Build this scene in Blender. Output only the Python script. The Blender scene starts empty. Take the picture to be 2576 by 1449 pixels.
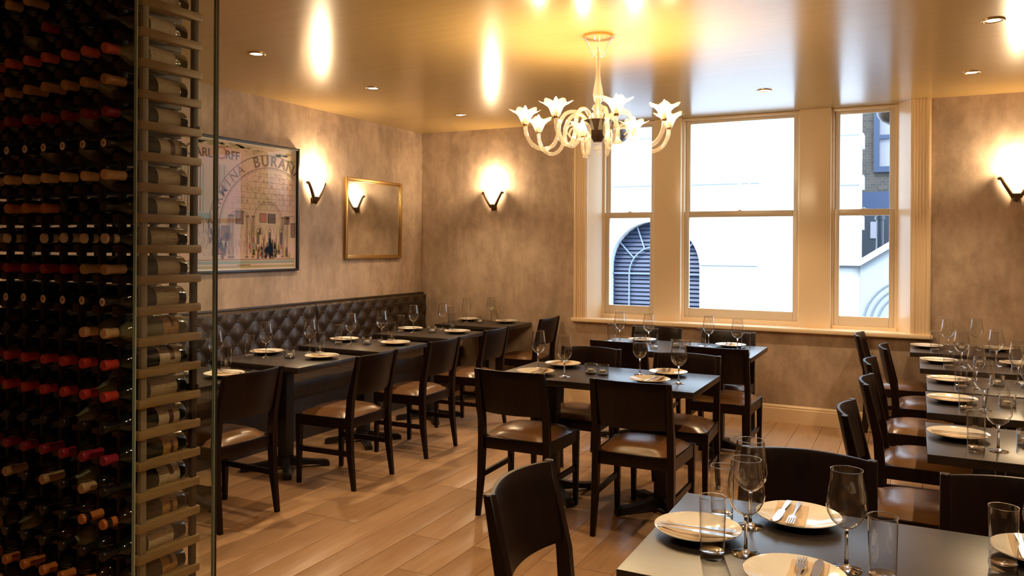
import bpy, bmesh, math, random
from mathutils import Vector, Matrix
random.seed(7)
R = math.radians
S = bpy.context.scene
C = S.collection

# ------------------------------------------------------------------ camera
W0, H0, FPX = 2576., 1449., 2000.
cam = bpy.data.cameras.new('camera')
cam.sensor_fit = 'HORIZONTAL'; cam.sensor_width = 36.
cam.lens = FPX / W0 * 36.
cam.shift_y = -(H0 / 2 - 618.) / W0
cam.clip_start = .05; cam.clip_end = 200
camo = bpy.data.objects.new('camera', cam); C.objects.link(camo)
camo.matrix_world = (Matrix.Translation((0, 0, 1.52)) @ Matrix.Rotation(R(26.8), 4, 'Z')
                     @ Matrix.Rotation(R(90), 4, 'X') @ Matrix.Rotation(R(.31), 4, 'Z'))
S.camera = camo

# ------------------------------------------------------------------ world, sun, exposure
wd = bpy.data.worlds.new('world'); S.world = wd; wd.use_nodes = True
bg = wd.node_tree.nodes['Background']
bg.inputs[0].default_value = (.58, .78, 1., 1); bg.inputs[1].default_value = 9.5
sun = bpy.data.lights.new('sun', 'SUN'); sun.energy = 3.5; sun.angle = R(12); sun.color = (1., .97, .92)
suno = bpy.data.objects.new('sun', sun); C.objects.link(suno)
suno.rotation_euler = Vector((.15, .62, -.78)).to_track_quat('-Z', 'Y').to_euler()
vs = S.view_settings
vs.view_transform = 'Standard'; vs.look = 'None'; vs.exposure = 0.12; vs.gamma = 1.; vs.use_curve_mapping = False
cy = S.cycles
cy.use_denoising = True
cy.max_bounces = 10; cy.diffuse_bounces = 4; cy.glossy_bounces = 5; cy.transmission_bounces = 10; cy.transparent_max_bounces = 40
cy.caustics_reflective = False; cy.caustics_refractive = False
cy.sample_clamp_indirect = 6.

WARM = (1., .66, .33)
DOWN_W, SCONCE_W, BULB_W = 66., 22., 9.

# ------------------------------------------------------------------ materials
MATS = {}
def mat(name, col=(.5, .5, .5), rough=.5, metal=0., spec=.5, emit=None, es=1., coat=0., trans=0., ior=1.5):
    m = bpy.data.materials.new(name); m.use_nodes = True
    b = m.node_tree.nodes['Principled BSDF']
    b.inputs['Base Color'].default_value = (*col, 1); b.inputs['Roughness'].default_value = rough
    b.inputs['Metallic'].default_value = metal; b.inputs['Specular IOR Level'].default_value = spec
    b.inputs['Coat Weight'].default_value = coat; b.inputs['Coat Roughness'].default_value = .08
    b.inputs['Transmission Weight'].default_value = trans; b.inputs['IOR'].default_value = ior
    if emit:
        b.inputs['Emission Color'].default_value = (*emit, 1); b.inputs['Emission Strength'].default_value = es
    MATS[name] = m
    return m
def nodes(m): return m.node_tree.nodes, m.node_tree.links, m.node_tree.nodes['Principled BSDF']
def coords(m, scale=(1, 1, 1), kind='Object'):
    n, l, b = nodes(m)
    tc = n.new('ShaderNodeTexCoord'); mp = n.new('ShaderNodeMapping')
    mp.inputs['Scale'].default_value = scale
    l.new(tc.outputs[kind], mp.inputs['Vector'])
    return mp.outputs['Vector']
def noise(m, vec, scale, detail=4, rough=.55, dist=0.):
    n, l, b = nodes(m)
    t = n.new('ShaderNodeTexNoise'); t.inputs['Scale'].default_value = scale
    t.inputs['Detail'].default_value = detail; t.inputs['Roughness'].default_value = rough
    t.inputs['Distortion'].default_value = dist
    l.new(vec, t.inputs['Vector'])
    return t.outputs['Fac']
def ramp(m, fac, stops):
    n, l, b = nodes(m)
    r = n.new('ShaderNodeValToRGB'); e = r.color_ramp.elements
    while len(e) < len(stops): e.new(.5)
    for i, (p, c) in enumerate(stops):
        e[i].position = p; e[i].color = (*c, 1) if len(c) == 3 else c
    l.new(fac, r.inputs['Fac'])
    return r.outputs['Color']
def mixc(m, a, b_, fac, mode='MIX'):
    n, l, b = nodes(m)
    x = n.new('ShaderNodeMix'); x.data_type = 'RGBA'; x.blend_type = mode
    for k, v in ((6, a), (7, b_)):
        if isinstance(v, tuple): x.inputs[k].default_value = (*v, 1)
        else: l.new(v, x.inputs[k])
    if isinstance(fac, float): x.inputs[0].default_value = fac
    else: l.new(fac, x.inputs[0])
    return x.outputs[2]
def bump(m, h, strength=.2, dist=.01):
    n, l, b = nodes(m)
    x = n.new('ShaderNodeBump'); x.inputs['Strength'].default_value = strength; x.inputs['Distance'].default_value = dist
    l.new(h, x.inputs['Height']); l.new(x.outputs['Normal'], b.inputs['Normal'])
def setcol(m, c): nodes(m)[1].new(c, nodes(m)[2].inputs['Base Color'])

def plaster(name, a, b_, c):
    m = mat(name, a, .62, spec=.3)
    v = coords(m, (1, 1, .7))
    f1 = noise(m, v, 1.9, 6, .66, .5); f2 = noise(m, v, 7., 5, .7, .4)
    k = mixc(m, ramp(m, f1, [(.36, a), (.52, b_), (.68, c)]), ramp(m, f2, [(.32, a), (.7, c)]), .42)
    v2 = coords(m, (2.2, 2.2, .5))
    k = mixc(m, k, ramp(m, noise(m, v2, 5., 4, .7), [(.38, (.74, .70, .66)), (.62, (1.1, 1.08, 1.05))]), .35, 'MULTIPLY')
    setcol(m, k); bump(m, f2, .25, .006)
    return m
plaster('plaster', (.285, .205, .150), (.460, .345, .262), (.620, .480, .375))
m = mat('ceiling', (.46, .30, .12), .21, spec=.62)
v = coords(m, (.5, 10, 1)); f = noise(m, v, 3., 4, .6)
setcol(m, ramp(m, f, [(.3, (.45, .295, .115)), (.7, (.49, .325, .13))])); bump(m, f, .012, .004)
m = mat('cream_paint', (.88, .69, .47), .24, spec=.5)
m = mat('sash_paint', (.72, .60, .46), .28)
# floor planks: each plank varies by its own random value
m = mat('oak', (.45, .3, .18), .34, spec=.6)
n_, l_, b_ = nodes(m)
oi = n_.new('ShaderNodeObjectInfo')
v = coords(m, (14, 1.1, 6)); add = n_.new('ShaderNodeVectorMath'); add.operation = 'ADD'
mul = n_.new('ShaderNodeVectorMath'); mul.operation = 'SCALE'; mul.inputs[0].default_value = (13, 37, 5)
l_.new(oi.outputs['Random'], mul.inputs['Scale']); l_.new(v, add.inputs[0]); l_.new(mul.outputs[0], add.inputs[1])
f = noise(m, add.outputs[0], 2.2, 6, .62, .7)
grain = ramp(m, f, [(.3, (.40, .235, .125)), (.5, (.47, .285, .155)), (.72, (.53, .335, .19))])
tone = ramp(m, oi.outputs['Random'], [(0., (.91, .90, .89)), (.5, (1., 1., 1.)), (1., (1.07, 1.06, 1.04))])
setcol(m, mixc(m, grain, tone, 1., 'MULTIPLY')); bump(m, f, .08, .003)
mat('floor_gap', (.05, .03, .02), .8)
def wood(name, a, b_, rough, scale=(10, 10, 1.2), spec=.5):
    m = mat(name, a, rough, spec=spec)
    v = coords(m, scale); f = noise(m, v, 3., 5, .65, .6)
    setcol(m, ramp(m, f, [(.3, a), (.7, b_)])); bump(m, f, .05, .002)
    return m
wood('dark_wood', (.0045, .0014, .0010), (.013, .0040, .0026), .36, spec=.28)
wood('table_wood', (.016, .012, .0105), (.028, .021, .0185), .32, (1.2, 12, 10), .95)
mat('black_iron', (.010, .009, .009), .4)
m = mat('seat_leather', (.085, .045, .022), .26, spec=.55)
v = coords(m); f = noise(m, v, 90., 2, .5); bump(m, f, .06, .002)
setcol(m, ramp(m, noise(m, v, 5., 3, .5), [(.3, (.135, .062, .022)), (.7, (.19, .092, .036))]))
m = mat('bench_leather', (.05, .03, .02), .40, spec=.45)
v = coords(m); setcol(m, ramp(m, noise(m, v, 6., 4, .6), [(.3, (.022, .0125, .007)), (.7, (.044, .026, .014))]))
bump(m, noise(m, v, 60., 3, .6), .06, .003)
mat('bench_base', (.045, .03, .022), .5)
mat('plate', (.88, .84, .76), .12, spec=.6)
mat('napkin', (.74, .56, .37), .8)
mat('steel', (.75, .73, .70), .18, 1.)
mat('brass', (.75, .52, .22), .22, 1.)
mat('bronze', (.16, .10, .05), .42, 1.)
mat('gold_frame', (.42, .25, .085), .32, .75)
mat('black_frame', (.012, .008, .007), .35)
mat('mirror', (.82, .80, .76), .03, 1.)
mat('rack_wood_dark', (.022, .012, .008), .55)
m = wood('slat_wood', (.25, .15, .058), (.42, .27, .11), .5, (12, 1.2, 12))
wood('slat_shaded', (.030, .017, .010), (.060, .035, .018), .6, (12, 1.2, 12))  # inner slats: same timber, the unlit rack interior put into the colour
wood('post_wood', (.24, .19, .13), (.33, .27, .20), .6)
m = mat('bottle_glass', (.006, .010, .006), .06, spec=.6)
mat('bottle_brown', (.022, .010, .005), .06, spec=.6)
mat('bottle_clear', (.16, .17, .10), .06, spec=.7)
for nme, col in dict(red=(.42, .035, .022), pink=(.50, .10, .075), gold=(.42, .24, .085), wax=(.20, .012, .022), cream=(.60, .42, .22),
                     orange=(.46, .16, .035), silver=(.62, .55, .46), crimson=(.24, .012, .030), black=(.008, .006, .006), tan=(.42, .29, .15)).items():
    mat('cap_' + nme, col, .35, .15 if nme in ('gold', 'silver') else 0.)
mat('medal_white', (.72, .66, .56), .5)
for i, (a, b_) in enumerate([((.52, .42, .28), (.30, .22, .13)), ((.60, .50, .36), (.22, .14, .08)), ((.44, .33, .19), (.12, .07, .04)), ((.50, .27, .08), (.10, .05, .03))]):
    m = mat('bottle_label_%d' % i, a, .6)
    v = coords(m, (60, 60, 18)); f = noise(m, v, 2.6, 3, .6)
    setcol(m, ramp(m, f, [(.58, a), (.66, b_)]))
mat('label_band', (.10, .03, .03), .5)
mat('candle', (.85, .80, .70), .5)
mat('bowl_dark', (.05, .03, .02), .3, .3)
mat('white_trim', (.8, .76, .68), .35)
# outdoors
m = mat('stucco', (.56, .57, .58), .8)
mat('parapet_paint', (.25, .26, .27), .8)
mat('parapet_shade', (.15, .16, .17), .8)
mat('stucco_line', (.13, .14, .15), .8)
mat('louvre', (.028, .038, .075), .5)
mat('bar_white', (.16, .20, .30), .5)
m = mat('brick', (.16, .12, .09), .85)
n_, l_, b_ = nodes(m)
bt = n_.new('ShaderNodeTexBrick'); bt.inputs['Color1'].default_value = (.050, .038, .028, 1); bt.inputs['Color2'].default_value = (.028, .024, .02, 1)
bt.inputs['Mortar'].default_value = (.07, .064, .055, 1); bt.inputs['Scale'].default_value = 4.6; bt.inputs['Mortar Size'].default_value = .012
tc = n_.new('ShaderNodeTexCoord'); mp = n_.new('ShaderNodeMapping'); mp.inputs['Rotation'].default_value = (R(90), 0, 0)
l_.new(tc.outputs['Object'], mp.inputs['Vector']); l_.new(mp.outputs['Vector'], bt.inputs['Vector']); setcol(m, bt.outputs['Color'])
mat('blue_paint', (.012, .022, .055), .4)
mat('far_pane', (.16, .15, .17), .1)
mat('pipe', (.006, .008, .014), .4)
mat('asphalt', (.12, .12, .12), .9)

def thin_glass(name, tint, gain=1., rough=.0, edge=(.35, .4, .38), milk=0.):
    m = bpy.data.materials.new(name); m.use_nodes = True; MATS[name] = m
    n, l = m.node_tree.nodes, m.node_tree.links
    n.remove(n['Principled BSDF'])
    t = n.new('ShaderNodeBsdfTransparent'); g = n.new('ShaderNodeBsdfGlossy'); g.inputs['Roughness'].default_value = rough
    lw = n.new('ShaderNodeLayerWeight'); lw.inputs['Blend'].default_value = .5
    pw = n.new('ShaderNodeMath'); pw.operation = 'POWER'; pw.inputs[1].default_value = 4.
    l.new(lw.outputs['Facing'], pw.inputs[0])
    mu = n.new('ShaderNodeMath'); mu.operation = 'MULTIPLY_ADD'; mu.use_clamp = True; mu.inputs[1].default_value = .9 * gain; mu.inputs[2].default_value = .04 * gain
    cr = n.new('ShaderNodeValToRGB')
    cr.color_ramp.elements[0].position = .55; cr.color_ramp.elements[0].color = (*tint, 1)
    cr.color_ramp.elements[1].position = 1.; cr.color_ramp.elements[1].color = (*edge, 1)
    l.new(lw.outputs['Facing'], cr.inputs['Fac']); l.new(cr.outputs['Color'], t.inputs['Color'])
    mx = n.new('ShaderNodeMixShader')
    l.new(pw.outputs[0], mu.inputs[0]); l.new(mu.outputs[0], mx.inputs[0])
    l.new(t.outputs[0], mx.inputs[1]); l.new(g.outputs[0], mx.inputs[2])
    out = mx
    if milk:
        tr = n.new('ShaderNodeBsdfTranslucent'); tr.inputs[0].default_value = (1., .93, .80, 1); df = n.new('ShaderNodeBsdfDiffuse'); df.inputs[0].default_value = (1., .93, .80, 1)
        ad = n.new('ShaderNodeMixShader'); ad.inputs[0].default_value = .5; l.new(tr.outputs[0], ad.inputs[1]); l.new(df.outputs[0], ad.inputs[2])
        out = n.new('ShaderNodeMixShader'); out.inputs[0].default_value = milk; l.new(mx.outputs[0], out.inputs[1]); l.new(ad.outputs[0], out.inputs[2])
    l.new(out.outputs[0], n['Material Output'].inputs[0])
    return m
thin_glass('glass_thin', (.975, .975, .97), 2.8, .0, (.45, .45, .43))
thin_glass('pane', (.985, .99, .99), .8, .0, (.8, .85, .85))
thin_glass('case_glass', (.93, .955, .93), 1.0, .0, (.3, .42, .36))
thin_glass('picture_glass', (.98, .98, .98), .22, .0, (.9, .9, .9))
thin_glass('chandelier_glass', (.97, .94, .88), 2.0, .08, (.85, .78, .62), .15)
thin_glass('glass_base', (.86, .86, .83), 5., .04, (.6, .6, .56))
def real_glass(name, col, rough=0., ior=1.47):
    m = bpy.data.materials.new(name); m.use_nodes = True; MATS[name] = m
    n, l = m.node_tree.nodes, m.node_tree.links
    n.remove(n['Principled BSDF']); g = n.new('ShaderNodeBsdfGlass')
    g.inputs['Color'].default_value = (*col, 1); g.inputs['Roughness'].default_value = rough; g.inputs['IOR'].default_value = ior
    l.new(g.outputs[0], n['Material Output'].inputs[0])
real_glass('glass_solid', (.97, .97, .96))
mat('glass_edge', (.30, .46, .38), .15, spec=1.)
def emit(name, col, s):
    m = bpy.data.materials.new(name); m.use_nodes = True; MATS[name] = m
    n, l = m.node_tree.nodes, m.node_tree.links
    n.remove(n['Principled BSDF']); e = n.new('ShaderNodeEmission')
    e.inputs[0].default_value = (*col, 1); e.inputs[1].default_value = s
    l.new(e.outputs[0], n['Material Output'].inputs[0])
emit('bulb_glow', (1., .82, .55), 60.)
emit('sconce_glow', (1., .84, .58), 9.)
emit('spot_glow', (1., .88, .68), 14.)
# poster inks
mat('poster_paper', (.62, .43, .33), .7); mat('poster_border', (.75, .66, .50), .7)
m = MATS['poster_paper']; v = coords(m); f = noise(m, v, 3.2, 4, .6)
setcol(m, ramp(m, f, [(.35, (.52, .40, .24)), (.5, (.60, .42, .31)), (.66, (.64, .40, .36))]))
mat('ink_brown', (.13, .08, .055), .7); mat('ink_light', (.24, .14, .095), .7); mat('ink_red', (.42, .15, .11), .7)
mat('ink_gold', (.55, .36, .06), .7); mat('ink_olive', (.36, .31, .12), .7); mat('ink_blue', (.30, .36, .42), .7); mat('ink_green', (.26, .32, .26), .7)

# ------------------------------------------------------------------ mesh helpers
def finish(bm, name, material, smooth=None):
    bmesh.ops.recalc_face_normals(bm, faces=bm.faces)
    me = bpy.data.meshes.new(name); bm.to_mesh(me); bm.free()
    mats = material if isinstance(material, (list, tuple)) else [material]
    for x in mats: me.materials.append(MATS[x])
    if smooth is not None:
        for p in me.polygons: p.use_smooth = True
        if smooth < 180: me.set_sharp_from_angle(angle=R(smooth))
    return me
def add_box(bm, lo, hi, bev=0., mi=0, mtx=None):
    g = bmesh.ops.create_cube(bm, size=1.)
    vs_ = g['verts']
    for v in vs_:
        v.co = Vector([lo[i] + (v.co[i] + .5) * (hi[i] - lo[i]) for i in range(3)])
    fs = list({f for v in vs_ for f in v.link_faces})
    if bev > 0:
        es = list({e for v in vs_ for e in v.link_edges})
        r = bmesh.ops.bevel(bm, geom=es, offset=bev, segments=2, profile=.6, affect='EDGES')
        vs_ = list({v for f in r['faces'] for v in f.verts} | {v for v in vs_ if v.is_valid}); fs = list({f for v in vs_ for f in v.link_faces})
    for f in fs: f.material_index = mi
    if mtx is not None: bmesh.ops.transform(bm, matrix=mtx, verts=vs_)
    return vs_
def box(name, lo, hi, material, bev=0.):
    bm = bmesh.new(); add_box(bm, lo, hi, bev); return finish(bm, name, material, 40 if bev else None)
def boxes(name, lst, material, bev=0.):
    bm = bmesh.new()
    for lo, hi in lst: add_box(bm, lo, hi, bev)
    return finish(bm, name, material, 40 if bev else None)
def add_lathe(bm, prof, n=24, mtx=None, a0=0., a1=2 * math.pi, mi=0):
    full = abs(a1 - a0 - 2 * math.pi) < 1e-6
    rings = []; cnt = n if full else n + 1; allv = []
    for (r, z) in prof:
        if r < 1e-6:
            v = bm.verts.new((0, 0, z)); rings.append([v] * cnt); allv.append(v)
        else:
            ring = [bm.verts.new((r * math.cos(a0 + (a1 - a0) * i / n), r * math.sin(a0 + (a1 - a0) * i / n), z)) for i in range(cnt)]
            rings.append(ring); allv += ring
    for a, b in zip(rings, rings[1:]):
        for i in range(n):
            j = (i + 1) % cnt
            vs_ = []
            for v in (a[i], a[j], b[j], b[i]):
                if v not in vs_: vs_.append(v)
            if len(vs_) >= 3:
                try: bm.faces.new(vs_).material_index = mi
                except ValueError: pass
    if mtx is not None: bmesh.ops.transform(bm, matrix=mtx, verts=allv)
    return allv
def lathe(name, prof, material, n=24, smooth=50, **k):
    bm = bmesh.new(); add_lathe(bm, prof, n, **k); return finish(bm, name, material, smooth)
def spline(pts, sub=6):
    P = [Vector(p) for p in pts]; out = []
    for i in range(len(P) - 1):
        p0, p1, p2, p3 = P[max(i - 1, 0)], P[i], P[i + 1], P[min(i + 2, len(P) - 1)]
        for s in range(sub):
            t = s / sub
            out.append(.5 * ((2 * p1) + (-p0 + p2) * t + (2 * p0 - 5 * p1 + 4 * p2 - p3) * t * t + (-p0 + 3 * p1 - 3 * p2 + p3) * t ** 3))
    out.append(P[-1]); return out
def add_tube(bm, pts, rad, n=8, mi=0):
    pts = [Vector(p) for p in pts]; rings = []
    N = len(pts); up = None
    for i, p in enumerate(pts):
        d = (pts[min(i + 1, N - 1)] - pts[max(i - 1, 0)]).normalized()
        if up is None:
            up = d.orthogonal().normalized()
        up = (up - d * up.dot(d)); up = up.normalized() if up.length > 1e-6 else d.orthogonal().normalized()
        s = d.cross(up); r = rad(i / (N - 1)) if callable(rad) else rad
        rings.append([bm.verts.new(p + r * (math.cos(2 * math.pi * k / n) * up + math.sin(2 * math.pi * k / n) * s)) for k in range(n)])
    for a, b in zip(rings, rings[1:]):
        for k in range(n): bm.faces.new((a[k], a[(k + 1) % n], b[(k + 1) % n], b[k])).material_index = mi
    bm.faces.new(list(reversed(rings[0]))).material_index = mi; bm.faces.new(rings[-1]).material_index = mi
def tube(name, pts, rad, material, n=8):
    bm = bmesh.new(); add_tube(bm, pts, rad, n); return finish(bm, name, material, 60)
def add_poly(bm, pts, mtx=None, depth=None, mi=0):
    """flat polygon in x,y (or extruded along +z by depth)"""
    vs_ = [bm.verts.new((p[0], p[1], p[2] if len(p) > 2 else 0)) for p in pts]
    f = bm.faces.new(vs_); f.material_index = mi; allv = vs_
    if depth:
        r = bmesh.ops.extrude_face_region(bm, geom=[f])
        ev = [g for g in r['geom'] if isinstance(g, bmesh.types.BMVert)]
        for v in ev: v.co.z += depth
        for g in r['geom']:
            if isinstance(g, bmesh.types.BMFace): g.material_index = mi
        allv = vs_ + ev
        for v in allv:
            for ff in v.link_faces: ff.material_index = mi
    if mtx is not None: bmesh.ops.transform(bm, matrix=mtx, verts=allv)
    return allv

# ------------------------------------------------------------------ object helpers
def link(name, data, parent=None, loc=(0, 0, 0), rot=(0, 0, 0)):
    o = bpy.data.objects.new(name, data); C.objects.link(o)
    o.location = loc; o.rotation_euler = rot
    if parent is not None: o.parent = parent
    return o
def tag(o, label=None, cat=None, group=None, kind=None):
    if label: o['label'] = label
    if cat: o['category'] = cat
    if group: o['group'] = group
    if kind: o['kind'] = kind
    return o
def place(name, tpl, loc, rz, label, cat, group=None):
    """tpl: list of (part name, mesh, loc, rot, [sub-parts (name, mesh)]). An Empty at the thing's base parents its parts."""
    r = link(name, None, None, loc, (0, 0, rz)); r.empty_display_size = .1
    tag(r, label, cat, group)
    for p in tpl:
        o = link(p[0], p[1], r, p[2] if len(p) > 2 else (0, 0, 0), p[3] if len(p) > 3 else (0, 0, 0))
        for s in (p[4] if len(p) > 4 else []):
            link(s[0], s[1], o, s[2] if len(s) > 2 else (0, 0, 0))
    return r
def struct(name, me, label, parent=None):
    o = link(name, me, parent)
    if parent is None: tag(o, label, None, None, 'structure')
    return o
ORD = 'first second third fourth fifth sixth seventh eighth ninth tenth eleventh twelfth thirteenth fourteenth fifteenth sixteenth seventeenth eighteenth nineteenth twentieth twenty-first twenty-second twenty-third twenty-fourth twenty-fifth twenty-sixth twenty-seventh'.split()

# ------------------------------------------------------------------ the room
XL, XR, YB, YN, ZC = -4.75, 1.55, 7.235, -2.2, 2.725
WX0, WX1 = -2.828, -.024            # window opening between the architraves
YG = 7.40                           # sash frames
fl = struct('floor', box('floor', (XL - .1, YN - .1, -.10), (XR + .1, YB + .1, -.022), 'floor_gap'), 'wide light oak plank floor of the dining room')
PW = .185
plank_cache = {}
def plank_mesh(L):
    k = round(L, 3)
    if k not in plank_cache:
        plank_cache[k] = box('plank', (0, 0, -.022), (PW - .0025, k - .0025, 0.), 'oak', .0012)
    return plank_cache[k]
x = XL; row = 0
while x < XR - .01:
    y = YN - random.choice((.3, .7, 1.1, 1.5))
    while y < YB:
        L = 2.0
        y0, y1 = max(y, YN), min(y + L, YB)
        if y1 - y0 > .05: link('plank', plank_mesh(y1 - y0), fl, (x, y0, 0))
        y += L
    x += PW; row += 1
struct('ceiling', box('ceiling', (XL - .15, YN - .15, ZC), (XR + .15, YB + .32, ZC + .25), 'ceiling'), 'glossy golden lacquered ceiling above the dining room')
struct('wall_left', box('wall_left', (XL - .15, YN - .15, -.1), (XL, YB + .15, ZC), 'plaster'), 'mottled taupe plaster wall behind the tufted bench')
struct('wall_right', box('wall_right', (XR, YN - .15, -.1), (XR + .15, YB + .15, ZC), 'plaster'), 'mottled taupe plaster wall beyond the row of small tables')
struct('wall_near', box('wall_near', (XL - .15, YN - .15, -.1), (XR + .15, YN, ZC), 'plaster'), 'mottled taupe plaster wall facing the window wall')
SZ = .80
struct('wall_back', boxes('wall_back', [((XL - .15, YB, -.1), (WX0 - .02, YB + .30, ZC)), ((WX1 + .02, YB, -.1), (XR + .15, YB + .30, ZC)),
                                        ((WX0 - .02, YB, -.1), (WX1 + .02, YB + .30, SZ))], 'plaster'), 'mottled brown plaster wall around the triple window')
def baseboard(name, lo, hi, label):
    bm = bmesh.new()
    L = hi - lo; a = L.normalized(); nrm = Vector((-a.y, a.x, 0))
    prof = [(0, 0), (.020, 0), (.020, .118), (.016, .122), (.018, .135), (.012, .147), (0, .150)]
    ends = []
    for p in (lo, hi): ends.append([bm.verts.new(p + nrm * d + Vector((0, 0, z))) for d, z in prof])
    for i in range(len(prof) - 1): bm.faces.new((ends[0][i], ends[1][i], ends[1][i + 1], ends[0][i + 1]))
    for e in ends: bm.faces.new(e)
    struct(name, finish(bm, name, 'cream_paint'), label)
baseboard('baseboard_back', Vector((XR, YB, 0)), Vector((XL, YB, 0)), 'cream moulded baseboard below the window')
baseboard('baseboard_left', Vector((XL, YB, 0)), Vector((XL, YN, 0)), 'cream moulded baseboard behind the tufted bench')
baseboard('baseboard_right', Vector((XR, YN, 0)), Vector((XR, YB, 0)), 'cream moulded baseboard beyond the small tables')
# sill with rounded nose
bm = bmesh.new()
add_box(bm, (-2.985, YB - .055, .785), (.143, YB + .01, .822), .012)
add_box(bm, (WX0 - .015, YB - .01, .787), (WX1 + .015, YG + .10, .820))
struct('trim_1', finish(bm, 'sill', 'cream_paint', 40), 'cream window sill with a rounded nose under the three sashes')
# architraves (fluted)
def architrave(name, x0, x1, label):
    bm = bmesh.new(); z0, z1 = .82, ZC
    add_box(bm, (x0, YB - .022, z0), (x1, YB + .002, z1), .003)
    w = x1 - x0
    for a, b, d in ((.06, .22, .034), (.30, .38, .028), (.46, .54, .028), (.62, .70, .028), (.78, .94, .034)):
        add_box(bm, (x0 + a * w, YB - d, z0), (x0 + b * w, YB - .018, z1), .003)
    struct(name, finish(bm, name, 'cream_paint', 40), label)
architrave('trim_2', -2.968, WX0, 'fluted cream architrave beside the arched view of the window')
architrave('trim_3', WX1, .124, 'fluted cream architrave beside the row of small tables')
# splayed linings
def lining(name, xa, xb, label):
    bm = bmesh.new()
    p = [(xa, YB - .005), (xb, YG + .0), (xb, YG + .09), (xa - math.copysign(.02, xb - xa), YG + .09), (xa - math.copysign(.02, xb - xa), YB + 0.)]
    add_poly(bm, [(a, b, .81) for a, b in p], depth=ZC - .81)
    struct(name, finish(bm, name, 'cream_paint'), label)
lining('trim_4', WX0, -2.737, 'cream splayed window lining beside the arched louvre view')
lining('trim_5', WX1, -.122, 'cream splayed window lining beside the brick view')
# mullion pillars
struct('trim_6', box('pillar', (-2.198, 7.345, .815), (-1.946, YG + .10, ZC), 'cream_paint', .004), 'flat cream pillar between the slim sash and the wide sash')
struct('trim_7', box('pillar', (-.893, 7.345, .815), (-.638, YG + .10, ZC), 'cream_paint', .004), 'flat cream pillar between the wide sash and the brick view')
struct('trim_8', boxes('apron', [((-2.74, YG - .01, .815), (-2.198, YG + .09, .862)), ((-1.946, YG - .01, .815), (-.893, YG + .09, .862)), ((-.638, YG - .01, .815), (-.122, YG + .09, .845))], 'cream_paint', .003), 'cream rail under the three sashes')
def window(n, x0, x1, zb, label):
    zt = ZC - .002; mid = 1.82
    fr = boxes('frame', [((x0, YG, zb), (x0 + .022, YG + .10, zt)), ((x1 - .022, YG, zb), (x1, YG + .10, zt)), ((x0 + .022, YG, zt - .022), (x1 - .022, YG + .10, zt))], 'cream_paint', .002)
    w = struct('window_%d' % n, fr, label)
    def sash(nm, y, z0, z1, rb, rt):
        a, b = x0 + .0225, x1 - .0225; s = .042
        me = boxes(nm, [((a, y, z0), (a + s, y + .035, z1)), ((b - s, y, z0), (b, y + .035, z1)),
                        ((a + s, y, z0), (b - s, y + .035, z0 + rb)), ((a + s, y, z1 - rt), (b - s, y + .035, z1))], 'sash_paint', .004)
        o = link(nm, me, w)
        bm = bmesh.new(); yy = y + .02
        bm.faces.new([bm.verts.new(c) for c in ((a + s - .004, yy, z0 + rb - .004), (b - s + .004, yy, z0 + rb - .004), (b - s + .004, yy, z1 - rt + .004), (a + s - .004, yy, z1 - rt + .004))])
        link('pane', finish(bm, 'pane', 'pane'), o)
        return o
    lo = sash('lower_sash', YG + .012, zb, mid + .03, .085, .055)
    up = sash('upper_sash', YG + .052, mid - .025, zt - .022, .05, .026)
    cx = (x0 + x1) / 2
    bm = bmesh.new(); add_lathe(bm, [(0, 0), (.014, 0), (.012, .010), (.006, .014), (0, .016)], 10, Matrix.Translation((cx, YG + .03, mid + .0295)))
    add_box(bm, (cx - .03, YG + .024, mid + .0295), (cx + .03, YG + .036, mid + .034))
    link('sash_lock', finish(bm, 'sash_lock', 'sash_paint', 40), lo)
window(1, -2.737, -2.197, .860, 'slim sash window with the arched louvre behind its glass')
window(2, -1.947, -.892, .860, 'wide sash window onto the white building')
window(3, -.639, -.121, .843, 'slim sash window onto brickwork and a stair parapet')

# ------------------------------------------------------------------ ceiling downlights
dl_ring = lathe('trim_ring', [(.040, -.0), (.041, -.004), (.052, -.006), (.056, -.003), (.056, .0005)], 'white_trim', 28)
dl_ring_b = lathe('trim_ring', [(.036, -.002), (.041, -.005), (.052, -.007), (.056, -.004), (.056, .0005)], 'brass', 28)
dl_lens = lathe('lamp', [(0, -.0035), (.030, -.003), (.038, -.0015)], 'spot_glow', 24)
def downlight(x, y, label):
    t = place('ceiling_downlight', [('trim_ring', dl_ring_b), ('lamp', dl_lens)], (x, y, ZC), 0, label, 'ceiling light', 'recessed ceiling downlights')
    l = bpy.data.lights.new('downlight', 'SPOT'); l.energy = DOWN_W; l.color = (1., .72, .42); l.spot_size = R(96); l.spot_blend = .55; l.shadow_soft_size = .03
    lo = link('downlight_beam', l, t, (0, 0, -.02))
for x, y, d in [(-3.715, 3.757, 'above the second bench table'), (-3.715, 4.97, 'above the third bench table'), (-3.74, 6.33, 'near the corner above the bench tables'),
                (-1.03, 6.33, 'close to the wide window'), (.37, 4.89, 'above the row of small tables'), (.35, 6.28, 'by the sconce near the small tables'),
                (-3.715, 2.45, 'above the first bench table'), (.37, 3.4, 'above the last small table of the row'), (-1.0, 1.3, 'added unseen before the wine rack'),  # last one here: out of view, added to light the rack front
                (-1.0, -.7, 'added unseen by the wall facing the window'), (.4, 1.7, 'above the big four seat table')]:  # first one here: behind the camera, added to light the rack front
    downlight(x, y, 'round recessed downlight with a thin brass rim ' + d)

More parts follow.
